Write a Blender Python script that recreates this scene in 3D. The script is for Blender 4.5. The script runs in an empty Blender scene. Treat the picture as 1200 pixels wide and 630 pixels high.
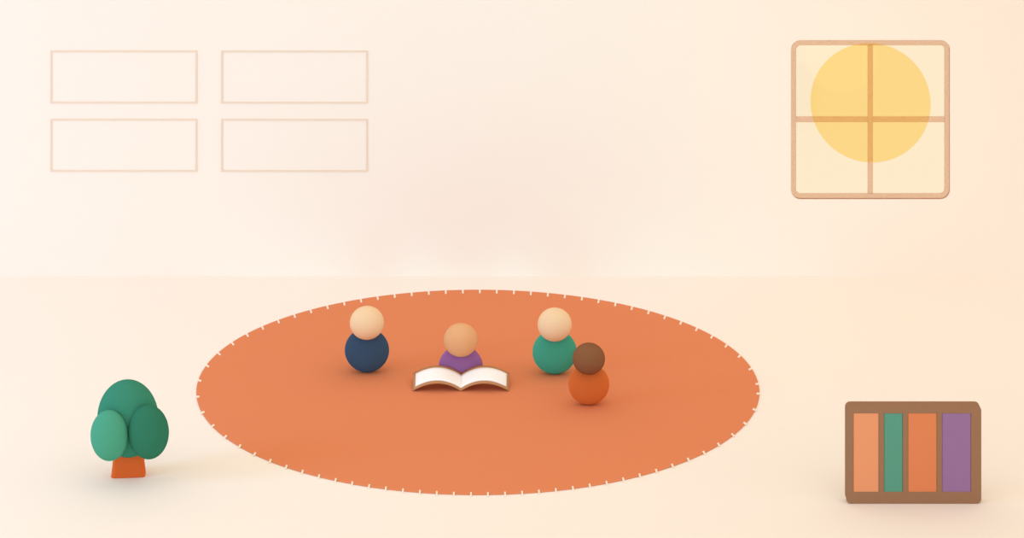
import bpy, bmesh, math
from mathutils import Vector, Matrix

# ------------------------------------------------------------------ camera, sky, lights, exposure
S = bpy.context.scene
COL = S.collection
S.view_settings.view_transform = 'Standard'
S.view_settings.look = 'None'
S.view_settings.gamma = 1.0
S.view_settings.exposure = 0.0
S.view_settings.use_curve_mapping = False
S.cycles.use_denoising = True
S.cycles.max_bounces = 20
S.cycles.diffuse_bounces = 14
S.cycles.transparent_max_bounces = 16
S.cycles.sample_clamp_indirect = 0

F = 3125.0        # focal length in pixels of the 1200 px wide frame
H = 10.92         # camera height above the floor (m): a long lens from a high gallery
HORIZON = -677.5  # picture row of the horizon (lens is shifted down, verticals stay vertical)
WALL_Y = 34.1     # distance of the back wall

cam_data = bpy.data.cameras.new('camera')
cam = bpy.data.objects.new('camera', cam_data)
COL.objects.link(cam)
cam.location = (0, 0, H)
cam.rotation_euler = (math.pi / 2, 0, 0)
cam_data.sensor_width = 36.0
cam_data.sensor_fit = 'HORIZONTAL'
cam_data.lens = 36.0 * F / 1200.0
cam_data.shift_y = -(315.0 - HORIZON) / 1200.0
cam_data.clip_end = 500
S.camera = cam


def lin(r, g, b):
    def f(c):
        c /= 255.0
        return c / 12.92 if c <= 0.04045 else ((c + 0.055) / 1.055) ** 2.4
    return (f(r), f(g), f(b))


WALL_ALBEDO = (0.90, 0.86, 0.80)
BACK_SKY = (1.0, 0.835, 0.592)      # low warm sky behind the wall, seen through the window
AMBIENT = (0.982, 0.770, 0.600)      # what the wall and floor send back under the sky alone
FRONT_SKY = tuple(a * (2.0 / r - 1.0) for a, r in zip(AMBIENT, WALL_ALBEDO))

world = bpy.data.worlds.new('sky')
S.world = world
world.use_nodes = True
nt = world.node_tree
nt.nodes.clear()
tc = nt.nodes.new('ShaderNodeTexCoord')
sep = nt.nodes.new('ShaderNodeSeparateXYZ')
front = nt.nodes.new('ShaderNodeMapRange')
front.interpolation_type = 'SMOOTHSTEP'
front.inputs['From Min'].default_value = 0.12
front.inputs['From Max'].default_value = -0.12
up = nt.nodes.new('ShaderNodeMapRange')
up.inputs['From Min'].default_value = -0.02
up.inputs['From Max'].default_value = 0.02
mul = nt.nodes.new('ShaderNodeMath')
mul.operation = 'MULTIPLY'
mix = nt.nodes.new('ShaderNodeMix')
mix.data_type = 'RGBA'
bg = nt.nodes.new('ShaderNodeBackground')
out = nt.nodes.new('ShaderNodeOutputWorld')
nt.links.new(tc.outputs['Generated'], sep.inputs[0])
nt.links.new(sep.outputs['Y'], front.inputs['Value'])
nt.links.new(sep.outputs['Z'], up.inputs['Value'])
nt.links.new(front.outputs[0], mul.inputs[0])
nt.links.new(up.outputs[0], mul.inputs[1])
nt.links.new(mul.outputs[0], mix.inputs['Factor'])
mix.inputs['A'].default_value = (*BACK_SKY, 1)
mix.inputs['B'].default_value = (*FRONT_SKY, 1)
nt.links.new(mix.outputs['Result'], bg.inputs['Color'])
nt.links.new(bg.outputs[0], out.inputs['Surface'])

# added cool fill disk, unseen at left; lightens wall and floor on that side
ld = bpy.data.lights.new('left_cool_fill', 'AREA')
ld.shape = 'DISK'
ld.size = 4.0
ld.color = (0.22, 0.56, 1.0)
ld.energy = 580.0
lo = bpy.data.objects.new('left_cool_fill', ld)
COL.objects.link(lo)
lo.location = (-14.0, 23.5, 4.8)
lo.rotation_euler = (Vector((-2.0, 33.0, 2.0)) - lo.location).to_track_quat('-Z', 'Y').to_euler()

# unseen yellow lamp added before the wall to imitate a glow round the window
gd = bpy.data.lights.new('added_glow_lamp', 'POINT')
gd.color = (1.0, 0.62, 0.02)
gd.energy = 10.0
gd.shadow_soft_size = 0.5
go = bpy.data.objects.new('added_glow_lamp', gd)
COL.objects.link(go)
go.location = (4.45, 32.2, 2.35)

# unseen frontal fill spot, added to make up bounce lost to the rug
fd = bpy.data.lights.new('front_fill_spot', 'SPOT')
fd.color = (0.12, 0.80, 1.0)
fd.energy = 4900.0
fd.spot_size = math.radians(26)
fd.spot_blend = 1.0
fd.shadow_soft_size = 3.0
fo_ = bpy.data.objects.new('front_fill_spot', fd)
COL.objects.link(fo_)
fo_.location = (-0.5, 8.0, 3.5)
fo_.rotation_euler = (Vector((0.2, 34.1, 2.5)) - fo_.location).to_track_quat('-Z', 'Y').to_euler()


# ------------------------------------------------------------------ helpers
def at(px, py, Y):
    """Room point at distance Y seen at picture column px, row py."""
    return Vector(((px - 600.0) / F * Y, Y, H - (py - HORIZON) / F * Y))


def floor_y(py):
    """Distance of the floor point seen at picture row py."""
    return F * H / (py - HORIZON)


def mat(name, rgb, rough=0.9, spec=0.0, bump=0.0, scale=60.0):
    m = bpy.data.materials.new(name)
    m.use_nodes = True
    n = m.node_tree
    p = n.nodes['Principled BSDF']
    p.inputs['Base Color'].default_value = (*[min(max(c, 0.0), 0.98) for c in rgb], 1)
    p.inputs['Roughness'].default_value = rough
    p.inputs['Specular IOR Level'].default_value = spec
    if bump:
        t = n.nodes.new('ShaderNodeTexNoise')
        t.inputs['Scale'].default_value = scale
        b = n.nodes.new('ShaderNodeBump')
        b.inputs['Strength'].default_value = bump
        b.inputs['Distance'].default_value = 0.004
        g = n.nodes.new('ShaderNodeTexCoord')
        n.links.new(g.outputs['Object'], t.inputs['Vector'])
        n.links.new(t.outputs['Fac'], b.inputs['Height'])
        n.links.new(b.outputs['Normal'], p.inputs['Normal'])
    return m


def obj(name, bm, m, parent=None, smooth=True):
    bmesh.ops.recalc_face_normals(bm, faces=bm.faces[:])
    me = bpy.data.meshes.new(name)
    bm.to_mesh(me)
    bm.free()
    for p in me.polygons:
        p.use_smooth = smooth
    me.materials.append(m)
    o = bpy.data.objects.new(name, me)
    COL.objects.link(o)
    if parent is not None:
        o.parent = parent
        o.matrix_parent_inverse = Matrix.Identity(4)
        # meshes are written in room coordinates: bring them to the parent's frame
        me.transform(Matrix.Translation(-parent.location))
    return o


def settle(o, p):
    """Move the origin of a one-mesh thing to p without moving the mesh."""
    o.data.transform(Matrix.Translation(-Vector(p)))
    o.location = p
    return o


def tag(o, label=None, cat=None, group=None, kind=None):
    for k, v in (('label', label), ('category', cat), ('group', group), ('kind', kind)):
        if v:
            o[k] = v
    return o


def thing(name, loc, label, cat, group=None):
    o = bpy.data.objects.new(name, None)
    COL.objects.link(o)
    o.location = loc
    o.empty_display_size = 0.1
    return tag(o, label, cat, group)


def loft(bm, rings, cap=True):
    """rings: lists of points, equal length; a closed skin over them."""
    vs = [[bm.verts.new(p) for p in r] for r in rings]
    n = len(vs[0])
    for a, b in zip(vs, vs[1:]):
        for i in range(n):
            bm.faces.new((a[i], a[(i + 1) % n], b[(i + 1) % n], b[i]))
    if cap:
        bm.faces.new(vs[0][::-1])
        bm.faces.new(vs[-1])
    return vs


def circle(c, rx, ry, n=64):
    return [Vector((c[0] + rx * math.cos(2 * math.pi * i / n), c[1] + ry * math.sin(2 * math.pi * i / n), c[2])) for i in range(n)]


def egg(bm, c, ax, ay, az, az_low=None, n=72, m=40, lean=0.0):
    """Closed egg shape with its own lower half height."""
    rings = []
    for j in range(m + 1):
        t = math.pi * (0.01 + 0.98 * j / m)
        zz = math.cos(t)
        dz = zz * (az if zz > 0 else (az_low or az))
        rings.append(circle((c[0] + lean * dz, c[1], c[2] + dz), ax * math.sin(t), ay * math.sin(t), n))
    loft(bm, rings)


def rrect(x0, x1, z0, z1, r, seg=8):
    pts = []
    for cx, cz, a0 in ((x1 - r, z1 - r, 0), (x0 + r, z1 - r, 90), (x0 + r, z0 + r, 180), (x1 - r, z0 + r, 270)):
        for i in range(seg + 1):
            a = math.radians(a0 + 90.0 * i / seg)
            pts.append((cx + r * math.cos(a), cz + r * math.sin(a)))
    return pts


def ring_prism(bm, outer, inner, y0, y1):
    """Closed frame between two matching outlines in x, z; from depth y0 to y1."""
    n = len(outer)
    L = [[bm.verts.new((p[0], y, p[1])) for p in loop] for loop, y in ((outer, y0), (inner, y0), (inner, y1), (outer, y1))]
    for a, b in ((0, 1), (1, 2), (2, 3), (3, 0)):
        for i in range(n):
            j = (i + 1) % n
            bm.faces.new((L[a][i], L[a][j], L[b][j], L[b][i]))


def prism(bm, pts, y0, y1):
    a = [bm.verts.new((p[0], y0, p[1])) for p in pts]
    b = [bm.verts.new((p[0], y1, p[1])) for p in pts]
    n = len(pts)
    bm.faces.new(a)
    bm.faces.new(b[::-1])
    for i in range(n):
        j = (i + 1) % n
        bm.faces.new((a[j], a[i], b[i], b[j]))


def box(bm, x0, x1, y0, y1, z0, z1, bevel=0.0, seg=2):
    r = bmesh.ops.create_cube(bm, size=1.0)
    bmesh.ops.scale(bm, vec=(x1 - x0, y1 - y0, z1 - z0), verts=r['verts'])
    bmesh.ops.translate(bm, vec=((x0 + x1) / 2, (y0 + y1) / 2, (z0 + z1) / 2), verts=r['verts'])
    if bevel:
        es = list({e for v in r['verts'] for e in v.link_edges})
        bmesh.ops.bevel(bm, geom=es, offset=bevel, segments=seg, affect='EDGES', profile=0.5)


# ------------------------------------------------------------------ materials (own colours of the things)
#COLOURS-BEGIN
C = {
    'rug': (0.716, 0.249, 0.1165),
    'stitch': (0.9, 0.82, 0.7),
    'frame': (0.8, 0.68, 0.56),
    'window': (0.5952, 0.2185, 0.0599),
    'pale_skin': (0.824, 0.6031, 0.3804),
    'tan_skin': (0.7315, 0.4023, 0.2025),
    'brown_skin': (0.2317, 0.1023, 0.0485),
    'navy': (0.0491, 0.0934, 0.1671),
    'purple': (0.3317, 0.1414, 0.3654),
    'green': (0.0642, 0.3801, 0.2597),
    'rust': (0.6332, 0.1576, 0.0394),
    'page': (0.945, 0.96, 0.96),
    'cover': (0.52, 0.26, 0.12),
    'leaf_mid': (0.0443, 0.2444, 0.162),
    'leaf_light': (0.0749, 0.3534, 0.2338),
    'leaf_dark': (0.0327, 0.1826, 0.1111),
    'pot': (0.6864, 0.138, 0.0328),
    'shelf': (0.3136, 0.1786, 0.1074),
    'book_peach': (0.7575, 0.3205, 0.1702),
    'book_green': (0.1018, 0.3312, 0.2506),
    'book_orange': (0.6901, 0.2379, 0.1062),
    'book_purple': (0.2955, 0.1736, 0.368),
}
#COLOURS-END
M_wall = mat('cream_plaster', (0.895, 0.852, 0.788))
M_floor = mat('cream_floor', WALL_ALBEDO)
M = {k: mat(k, v) for k, v in C.items()}
for k in ('navy', 'purple', 'green', 'rust'):
    bpy.data.materials[k].node_tree.nodes['Principled BSDF'].inputs['Diffuse Roughness'].default_value = 0.6

# translucent amber plastic of the window frame: lets half of what is behind it show through
mw = M['window']
pn = mw.node_tree.nodes['Principled BSDF']
tr = mw.node_tree.nodes.new('ShaderNodeBsdfTransparent')
mx = mw.node_tree.nodes.new('ShaderNodeMixShader')
mx.inputs[0].default_value = 0.30
mw.node_tree.links.new(tr.outputs[0], mx.inputs[1])
mw.node_tree.links.new(pn.outputs[0], mx.inputs[2])
mw.node_tree.links.new(mx.outputs[0], mw.node_tree.nodes['Material Output'].inputs['Surface'])

M_glass = bpy.data.materials.new('clear_glass')
M_glass.use_nodes = True
g = M_glass.node_tree
g.nodes.clear()
gt = g.nodes.new('ShaderNodeBsdfTransparent')
gg = g.nodes.new('ShaderNodeBsdfGlossy')
gg.inputs['Roughness'].default_value = 0.05
gm = g.nodes.new('ShaderNodeMixShader')
gm.inputs[0].default_value = 0.02
gout = g.nodes.new('ShaderNodeOutputMaterial')
g.links.new(gt.outputs[0], gm.inputs[1])
g.links.new(gg.outputs[0], gm.inputs[2])
g.links.new(gm.outputs[0], gout.inputs['Surface'])

M_sun = bpy.data.materials.new('sunlight')
M_sun.use_nodes = True
g = M_sun.node_tree
g.nodes.clear()
ge = g.nodes.new('ShaderNodeEmission')
ge.inputs['Color'].default_value = (*lin(254, 216, 134), 1)
gout = g.nodes.new('ShaderNodeOutputMaterial')
g.links.new(ge.outputs[0], gout.inputs['Surface'])

# ------------------------------------------------------------------ the room: floor, back wall, window
T = 0.05        # wall thickness
bm = bmesh.new()
box(bm, -40, 40, -30, WALL_Y + T, -0.2, 0.0)
tag(obj('floor', bm, M_floor, smooth=False), kind='structure')

# window outline on the wall
wk = WALL_Y / F
wtl = at(927, 47, WALL_Y)
wbr = at(1113, 233, WALL_Y)
WX0, WX1, WZ0, WZ1 = wtl.x, wbr.x, wbr.z, wtl.z
BAR = 6.0 * wk
outer = rrect(WX0, WX1, WZ0, WZ1, 11 * wk)
inner = rrect(WX0 + BAR, WX1 - BAR, WZ0 + BAR, WZ1 - BAR, 5.5 * wk)

bm = bmesh.new()
faces = []
for y in (WALL_Y, WALL_Y + T):
    o4 = [bm.verts.new(p) for p in ((-40, y, 0.0), (40, y, 0.0), (40, y, 12), (-40, y, 12))]
    hole = [bm.verts.new((p[0], y, p[1])) for p in outer]
    es = [bm.edges.new((o4[i], o4[(i + 1) % 4])) for i in range(4)]
    es += [bm.edges.new((hole[i], hole[(i + 1) % len(hole)])) for i in range(len(hole))]
    bmesh.ops.triangle_fill(bm, edges=es, use_beauty=True)
    faces.append((o4, hole))
(fo, fh), (bo, bh) = faces
for i in range(len(fh)):
    j = (i + 1) % len(fh)
    bm.faces.new((fh[i], fh[j], bh[j], bh[i]))
for i in (1, 2, 3):
    j = (i + 1) % 4
    bm.faces.new((fo[i], fo[j], bo[j], bo[i]))
bmesh.ops.remove_doubles(bm, verts=bm.verts[:], dist=1e-4)
me = bpy.data.meshes.new('wall_back')
bm.to_mesh(me)
bm.free()
for p in me.polygons:
    p.use_smooth = False
me.materials.append(M_wall)
wall = bpy.data.objects.new('wall_back', me)
COL.objects.link(wall)
tag(wall, kind='structure')

wcx, wcz = at(1020, 140, WALL_Y).x, at(1020, 140, WALL_Y).z
win = thing('window_1', (wcx, WALL_Y, WZ0), 'square four-light window in a translucent tan frame with rounded corners', 'window')
tag(win, kind='structure')
Y0, Y1 = WALL_Y - 0.005, WALL_Y + 0.035
bm = bmesh.new()
ring_prism(bm, outer, inner, Y0, Y1)
obj('window_frame', bm, M['window'], win, smooth=False)
bm = bmesh.new()
prism(bm, [(wcx - BAR / 2, WZ0 + BAR), (wcx + BAR / 2, WZ0 + BAR), (wcx + BAR / 2, WZ1 - BAR), (wcx - BAR / 2, WZ1 - BAR)], Y0, Y1)
obj('mullion', bm, M['window'], win, smooth=False)
bm = bmesh.new()
for x0, x1 in ((WX0 + BAR, wcx - BAR / 2), (wcx + BAR / 2, WX1 - BAR)):
    prism(bm, [(x0, wcz - BAR / 2), (x1, wcz - BAR / 2), (x1, wcz + BAR / 2), (x0, wcz + BAR / 2)], Y0, Y1)
obj('transom', bm, M['window'], win, smooth=False)
bm = bmesh.new()
prism(bm, rrect(WX0 + 0.01, WX1 - 0.01, WZ0 + 0.01, WZ1 - 0.01, 10 * wk), WALL_Y + 0.040, WALL_Y + 0.046)
obj('glass_pane', bm, M_glass, win, smooth=False)

# the sun outside
SY = 37.4
sc_ = at(1020, 120, SY)
rs = 70.0 * SY / F
bm = bmesh.new()
egg(bm, sc_, rs, rs * 0.9, rs * 0.973, n=96, m=60)
tag(settle(obj('sun', bm, M_sun), sc_), 'round yellow sun seen through the upper part of the window', 'sun')

# ------------------------------------------------------------------ round rug with stitched edge
RUG_T = 0.012
EA, EB, ECX, ECY = 330.0, 120.0, 560.0, 460.0


def rug_pt(a, inset=0.0, z=0.0):
    px = ECX + (EA - inset) * math.cos(a)
    py = ECY + (EB - inset) * math.sin(a)
    Y = F * (H - z) / (py - HORIZON)
    return Vector(((px - 600) / F * Y, Y, z))


rc = Vector(((ECX - 600) / F * floor_y(ECY), floor_y(ECY), 0))
NR = 192
bm = bmesh.new()
edge = [rug_pt(2 * math.pi * i / NR, 0, 0.0) for i in range(NR)]
loft(bm, [[rc + (p - rc) * s + Vector((0, 0, z)) for p in edge] for s, z in ((0.998, 0.0005), (1.0, 0.004), (0.9995, 0.009), (0.997, RUG_T))])
rug = thing('rug', rc, 'large round orange rug with pale stitched edge, lying on the floor under the readers', 'rug')
obj('rug_pile', bm, M['rug'], rug, smooth=False)
# stitches: short pale bars set square to the edge
fine = [2 * math.pi * i / 7200 for i in range(7201)]
acc, pos = 0.0, []
want = 1.0
prev = (EA, 0.0)
for a in fine[1:]:
    p = (EA * math.cos(a), EB * math.sin(a))
    acc += math.hypot(p[0] - prev[0], p[1] - prev[1])
    prev = p
    if acc >= want:
        pos.append(a)
        want += 20.0
for a in pos:
    slope = math.hypot(EA * math.sin(a), EB * math.cos(a))
    p = rug_pt(a, -0.6, RUG_T)
    tl = rug_pt(a + 1.0 / slope, -0.6, RUG_T) - p
    nx, ny = math.cos(a) / EA, math.sin(a) / EB
    nn = math.hypot(nx, ny)
    px = ECX + EA * math.cos(a) - 3.4 * nx / nn
    py = ECY + EB * math.sin(a) - 3.4 * ny / nn
    Yq = F * (H - RUG_T) / (py - HORIZON)
    q = Vector(((px - 600) / F * Yq, Yq, RUG_T))
    lowz, hiz = Vector((0, 0, -0.008)), Vector((0, 0, 0.003))
    bm = bmesh.new()
    vs = [bm.verts.new(v) for v in (p - tl + lowz, p + tl + lowz, q + tl + lowz, q - tl + lowz, p - tl + hiz, p + tl + hiz, q + tl + hiz, q - tl + hiz)]
    for f in ((0, 1, 2, 3), (4, 5, 6, 7), (0, 1, 5, 4), (1, 2, 6, 5), (2, 3, 7, 6), (3, 0, 4, 7)):
        bm.faces.new([vs[i] for i in f])
    tag(obj('stitch', bm, M['stitch'], rug, smooth=False), 'pale stitch over the rug edge')


# ------------------------------------------------------------------ the four people sitting on the rug
def person(px, head_y, head_r, body_y, body_r, skin, cloth, label, base_y=None, forward=13.0, depth=0.62):
    Y = floor_y(body_y + body_r)
    k = Y / F
    ay = depth * body_r
    for _ in range(8):
        k = Y / F
        s = H / Y
        az = math.sqrt(body_r ** 2 - (s * ay) ** 2) * k
        if base_y is None:
            zc = az + RUG_T + 0.001
            Y = F * (H - zc) / (body_y - HORIZON)
            low = az
        else:                                   # lower half hidden and squatter
            Y = floor_y(base_y)
            zc = H - (body_y - HORIZON) / F * Y
            low = zc - RUG_T - 0.001
    c = Vector(((px - 600) / F * Y, Y, zc))
    root = thing('person', (c.x, c.y, RUG_T), label, 'person', 'people sitting on the rug')
    bm = bmesh.new()
    egg(bm, c, body_r * k, ay * k, az, low, lean=c.x / Y * H / Y * (ay * k / az) ** 2)
    # body: head, neck and torso in one skin
    Yh = Y - forward * k
    hc = at(px, head_y, Yh)
    kh = Yh / F
    hs = (H - hc.z) / Yh
    hay = 0.88 * head_r
    haz = math.sqrt(head_r ** 2 - (hs * hay) ** 2) * kh
    rings = []
    for j in range(41):
        t = math.pi * (0.008 + 0.88 * j / 40)
        rings.append(circle(hc + Vector((0, 0, haz * math.cos(t))), head_r * kh * math.sin(t), hay * kh * math.sin(t), 72))
    last = hc + Vector((0, 0, haz * math.cos(math.pi * 0.888)))
    r0 = head_r * kh * math.sin(math.pi * 0.888)
    goal = c + Vector((0, 0, az * 0.55))
    for i in range(1, 7):
        u = i / 6
        w = u * u * (3 - 2 * u)
        rr = r0 * 0.98 + (body_r * k * 0.62 - r0) * max(0, (u - 0.4) / 0.6) ** 2
        rings.append(circle(last.lerp(goal, w), rr, rr * 0.72, 72))
    for sc2, dz in ((0.70, 0.25), (0.74, -0.05), (0.70, -0.35), (0.55, -0.6)):
        rings.append(circle(c + Vector((0, 0, dz * (az if dz > 0 else low))), body_r * k * sc2, ay * k * sc2, 72))
    bm2 = bmesh.new()
    loft(bm2, rings)
    obj('body', bm2, M[skin], root)
    obj('clothing', bm, M[cloth], root)
    return root


person(430, 378, 20, 410, 26, 'pale_skin', 'navy', 'seated person with pale round head and navy blue clothes at the left of the rug')
person(650, 380, 20, 412, 26, 'pale_skin', 'green', 'seated person with pale round head and green clothes behind the child in rust')
person(540, 398, 20, 430, 26, 'tan_skin', 'purple', 'seated person with tan head and purple clothes reading behind the open book', base_y=441.5, forward=12.0, depth=0.55)
person(690, 420, 19, 450, 24, 'brown_skin', 'rust', 'smaller seated person with dark brown head and rust orange clothes before the one in green')

# ------------------------------------------------------------------ the big open book before the reader
TILT = math.radians(12)
base_row = 459.6
BY = floor_y(base_row)
bk = BY / F
bc = Vector(((540 - 600) / F * BY, BY, RUG_T + 0.002))
gfac = math.sin(TILT) + H / BY * math.cos(TILT)


def book_sheet(bm, half, v0, v1, lobe, n0, n1):
    """Two bulging leaves: half width, near/far along the tilt, bulge height, bottom and top offset (picture px at that distance)."""
    NX, NV = 40, 6
    vt = {}
    for side, off in ((0, n0), (1, n1)):
        for i in range(NX + 1):
            x = -half + 2 * half * i / NX
            u = abs(x) / 56.4
            n = lobe * 4 * u * (1 - u) * (1 - 0.10 * (u - 0.5)) + off
            for j in range(NV + 1):
                v = v0 + (v1 - v0) * j / NV
                y = v * math.cos(TILT) - n * math.sin(TILT)
                z = v * math.sin(TILT) + n * math.cos(TILT)
                sc = 1.0 + y / F * 0.999
                vt[side, i, j] = bm.verts.new(bc + Vector((x * bk * sc, y * bk, z * bk)))
    for side in (0, 1):
        for i in range(NX):
            for j in range(NV):
                bm.faces.new((vt[side, i, j], vt[side, i + 1, j], vt[side, i + 1, j + 1], vt[side, i, j + 1]))
    for i in range(NX):
        for j in (0, NV):
            bm.faces.new((vt[0, i, j], vt[0, i + 1, j], vt[1, i + 1, j], vt[1, i, j]))
    for j in range(NV):
        for i in (0, NX):
            bm.faces.new((vt[0, i, j], vt[0, i, j + 1], vt[1, i, j + 1], vt[1, i, j]))


book = thing('open_book', bc, 'large open book with blank white pages in front of the person in purple', 'book')
bm = bmesh.new()
book_sheet(bm, 56.4, 0.0, 37.0, 9.8, 0.0, 0.9)
obj('book_cover', bm, M['cover'], book)
bm = bmesh.new()
book_sheet(bm, 53.4, 4.2, 30.6, 10.0, 1.0, 2.0)
obj('pages', bm, M['page'], book)

# ------------------------------------------------------------------ potted shrub on the left
pot_front = floor_y(560)
pk = pot_front / F
PD = 10.0                                       # half depth of the pot, picture px
pc = Vector(((150 - 600) / F * pot_front, pot_front + PD * pk, 0))
shrub = thing('potted_shrub', pc, 'rounded green shrub of three leafy lobes in a rust orange pot', 'plant')


def pot_ring(hx, hy, z, r):
    cy, sy = math.cos(math.radians(5)), math.sin(math.radians(5))     # turned a little towards the room
    return [Vector((pc.x - 0.9 * pk + p[0] * cy - p[1] * sy, pc.y + p[0] * sy + p[1] * cy, z)) for p in rrect(-hx, hx, -hy, hy, r, 6)]


ph = 38 * pk
bm = bmesh.new()
rings = []
for u in (0.0, 0.02, 0.25, 0.5, 0.75, 0.98, 1.0):
    e = 0.6 * pk if u in (0.0, 1.0) else 0
    rings.append(pot_ring((20.0 - 4.2 * u) * pk - e, (PD - 2.6 * u) * pk - e, ph * u, 4.0 * pk))
for z, hx in ((1.0, 13.5), (0.9, 13.3)):
    rings.append(pot_ring(hx * pk, 5.6 * pk, ph * z, 3.0 * pk))
loft(bm, rings)
obj('pot', bm, M['pot'], shrub, smooth=False)


def lobe(px, py, rx, ry, ay, fwd, m, label, name='foliage'):
    Y = pc.y - fwd * pk
    k = Y / F
    c = at(px, py, Y)
    s = (H - c.z) / Y
    az = math.sqrt(ry ** 2 - (s * ay) ** 2) * k
    bm = bmesh.new()
    egg(bm, c, math.sqrt(max(rx ** 2 - (c.x / Y * ay) ** 2, 1)) * k, ay * k, az, lean=c.x / Y * s * (ay * k / az) ** 2)
    tag(obj(name, bm, M[m], shrub), label)


lobe(150, 490, 36, 46, 27, 8, 'leaf_mid', 'tall middle lobe of mid green leaves')
lobe(128, 510, 22, 30, 15, 38, 'leaf_light', 'small light green lobe of leaves')
lobe(174, 506, 24, 32, 16, 34, 'leaf_dark', 'dark green lobe of leaves')

# ------------------------------------------------------------------ low bookcase on the right with four books
sf = floor_y(590)                               # front of the case
sk = sf / F
SD = 0.12
bx = lambda px: (px - 600) * sk                 # columns and rows on the front plane
bz = lambda py: H - (py - HORIZON) * sk
X0, X1, ZB = 991.9, 1150.0, 0.0
top_front = 470 + SD * (H - 1.1) / sf / sk      # row of the top front edge
ZT = bz(top_front)
scx = bx((X0 + X1) / 2)
case = thing('bookcase', (scx, sf + SD / 2, 0), 'low brown bookcase with four upright compartments standing on the floor', 'bookcase')
R = 6 * sk
# outer shell: rounded outline swept in depth, with four compartments cut by boards
hole_z0, hole_z1 = bz(576), bz(484)
xs = [(1000, 1030), (1036, 1058), (1064, 1098), (1104, 1138)]
bm = bmesh.new()
outer_c = rrect(bx(X0), bx(X1), ZB, ZT, R)
inner_c = []
ix0, ix1 = bx(1000), bx(1138)
inner_c = rrect(ix0, ix1, hole_z0, hole_z1, 0.0005)
ring_prism(bm, outer_c, inner_c, sf, sf + SD)
obj('carcass', bm, M['shelf'], case, smooth=False)
bm = bmesh.new()
prism(bm, rrect(bx(X0 + 1), bx(X1 - 1), ZB + 0.01, ZT - 0.01, R), sf + SD - 0.012, sf + SD - 0.002)
obj('back_panel', bm, M['shelf'], case, smooth=False)
for a, b in ((1030, 1036), (1058, 1064), (1098, 1104)):
    bm = bmesh.new()
    box(bm, bx(a), bx(b), sf, sf + SD - 0.013, hole_z0, hole_z1)
    obj('divider', bm, M['shelf'], case, smooth=False)

book_specs = [('book_peach', 'peach orange book in the first compartment of the bookcase'),
              ('book_green', 'thin green book in the bookcase between peach and orange books'),
              ('book_orange', 'deep orange book in the bookcase between green and purple books'),
              ('book_purple', 'purple book in the last compartment of the bookcase')]
for (a, b), (m, label) in zip(xs, book_specs):
    g0 = 0.0015
    x0, x1 = bx(a) + g0, bx(b) - g0
    z0, z1 = hole_z0 + 0.0005, hole_z1 - 0.002
    y0, y1 = sf + 0.002, sf + SD - 0.03
    bk_ = thing('book', ((x0 + x1) / 2, (y0 + y1) / 2, z0), label, 'book', 'books in the low bookcase')
    bm = bmesh.new()
    t = 0.012
    # spine and two boards as one wrap
    pts = [(x0, y1), (x0, y0 + 0.004), (x0 + 0.004, y0), (x1 - 0.004, y0), (x1, y0 + 0.004), (x1, y1), (x1 - t, y1), (x1 - t, y0 + t), (x0 + t, y0 + t), (x0 + t, y1)]
    loft(bm, [[Vector((p[0], p[1], z)) for p in pts] for z in (z0, z1)])
    obj('book_cover', bm, M[m], bk_, smooth=False)
    bm = bmesh.new()
    box(bm, x0 + t + 0.001, x1 - t - 0.001, y0 + t + 0.001, y1 - 0.008, z0 + 0.006, z1 - 0.008)
    obj('pages', bm, M['page'], bk_, smooth=False)

# ------------------------------------------------------------------ four empty frames on the wall
names = {(60, 60): 'thin pale empty rectangular frame on the wall, upper left of the four',
         (260, 60): 'thin pale empty rectangular frame on the wall, upper right of the four',
         (60, 140): 'thin pale empty rectangular frame on the wall, lower left of the four',
         (260, 140): 'thin pale empty rectangular frame on the wall, lower right of the four'}
for (px, py), label in names.items():
    a = at(px - 1, py - 1, WALL_Y)
    b = at(px + 171, py + 61, WALL_Y)
    w = 2.0 * wk
    bm = bmesh.new()
    ring_prism(bm, rrect(a.x, b.x, b.z, a.z, 0.001, 1), rrect(a.x + w, b.x - w, b.z + w, a.z - w, 0.001, 1), WALL_Y - 0.010, WALL_Y + 0.001)
    tag(settle(obj('picture_frame', bm, M['frame'], smooth=False), ((a.x + b.x) / 2, WALL_Y, b.z)), label, 'picture frame', 'thin empty frames on the wall')
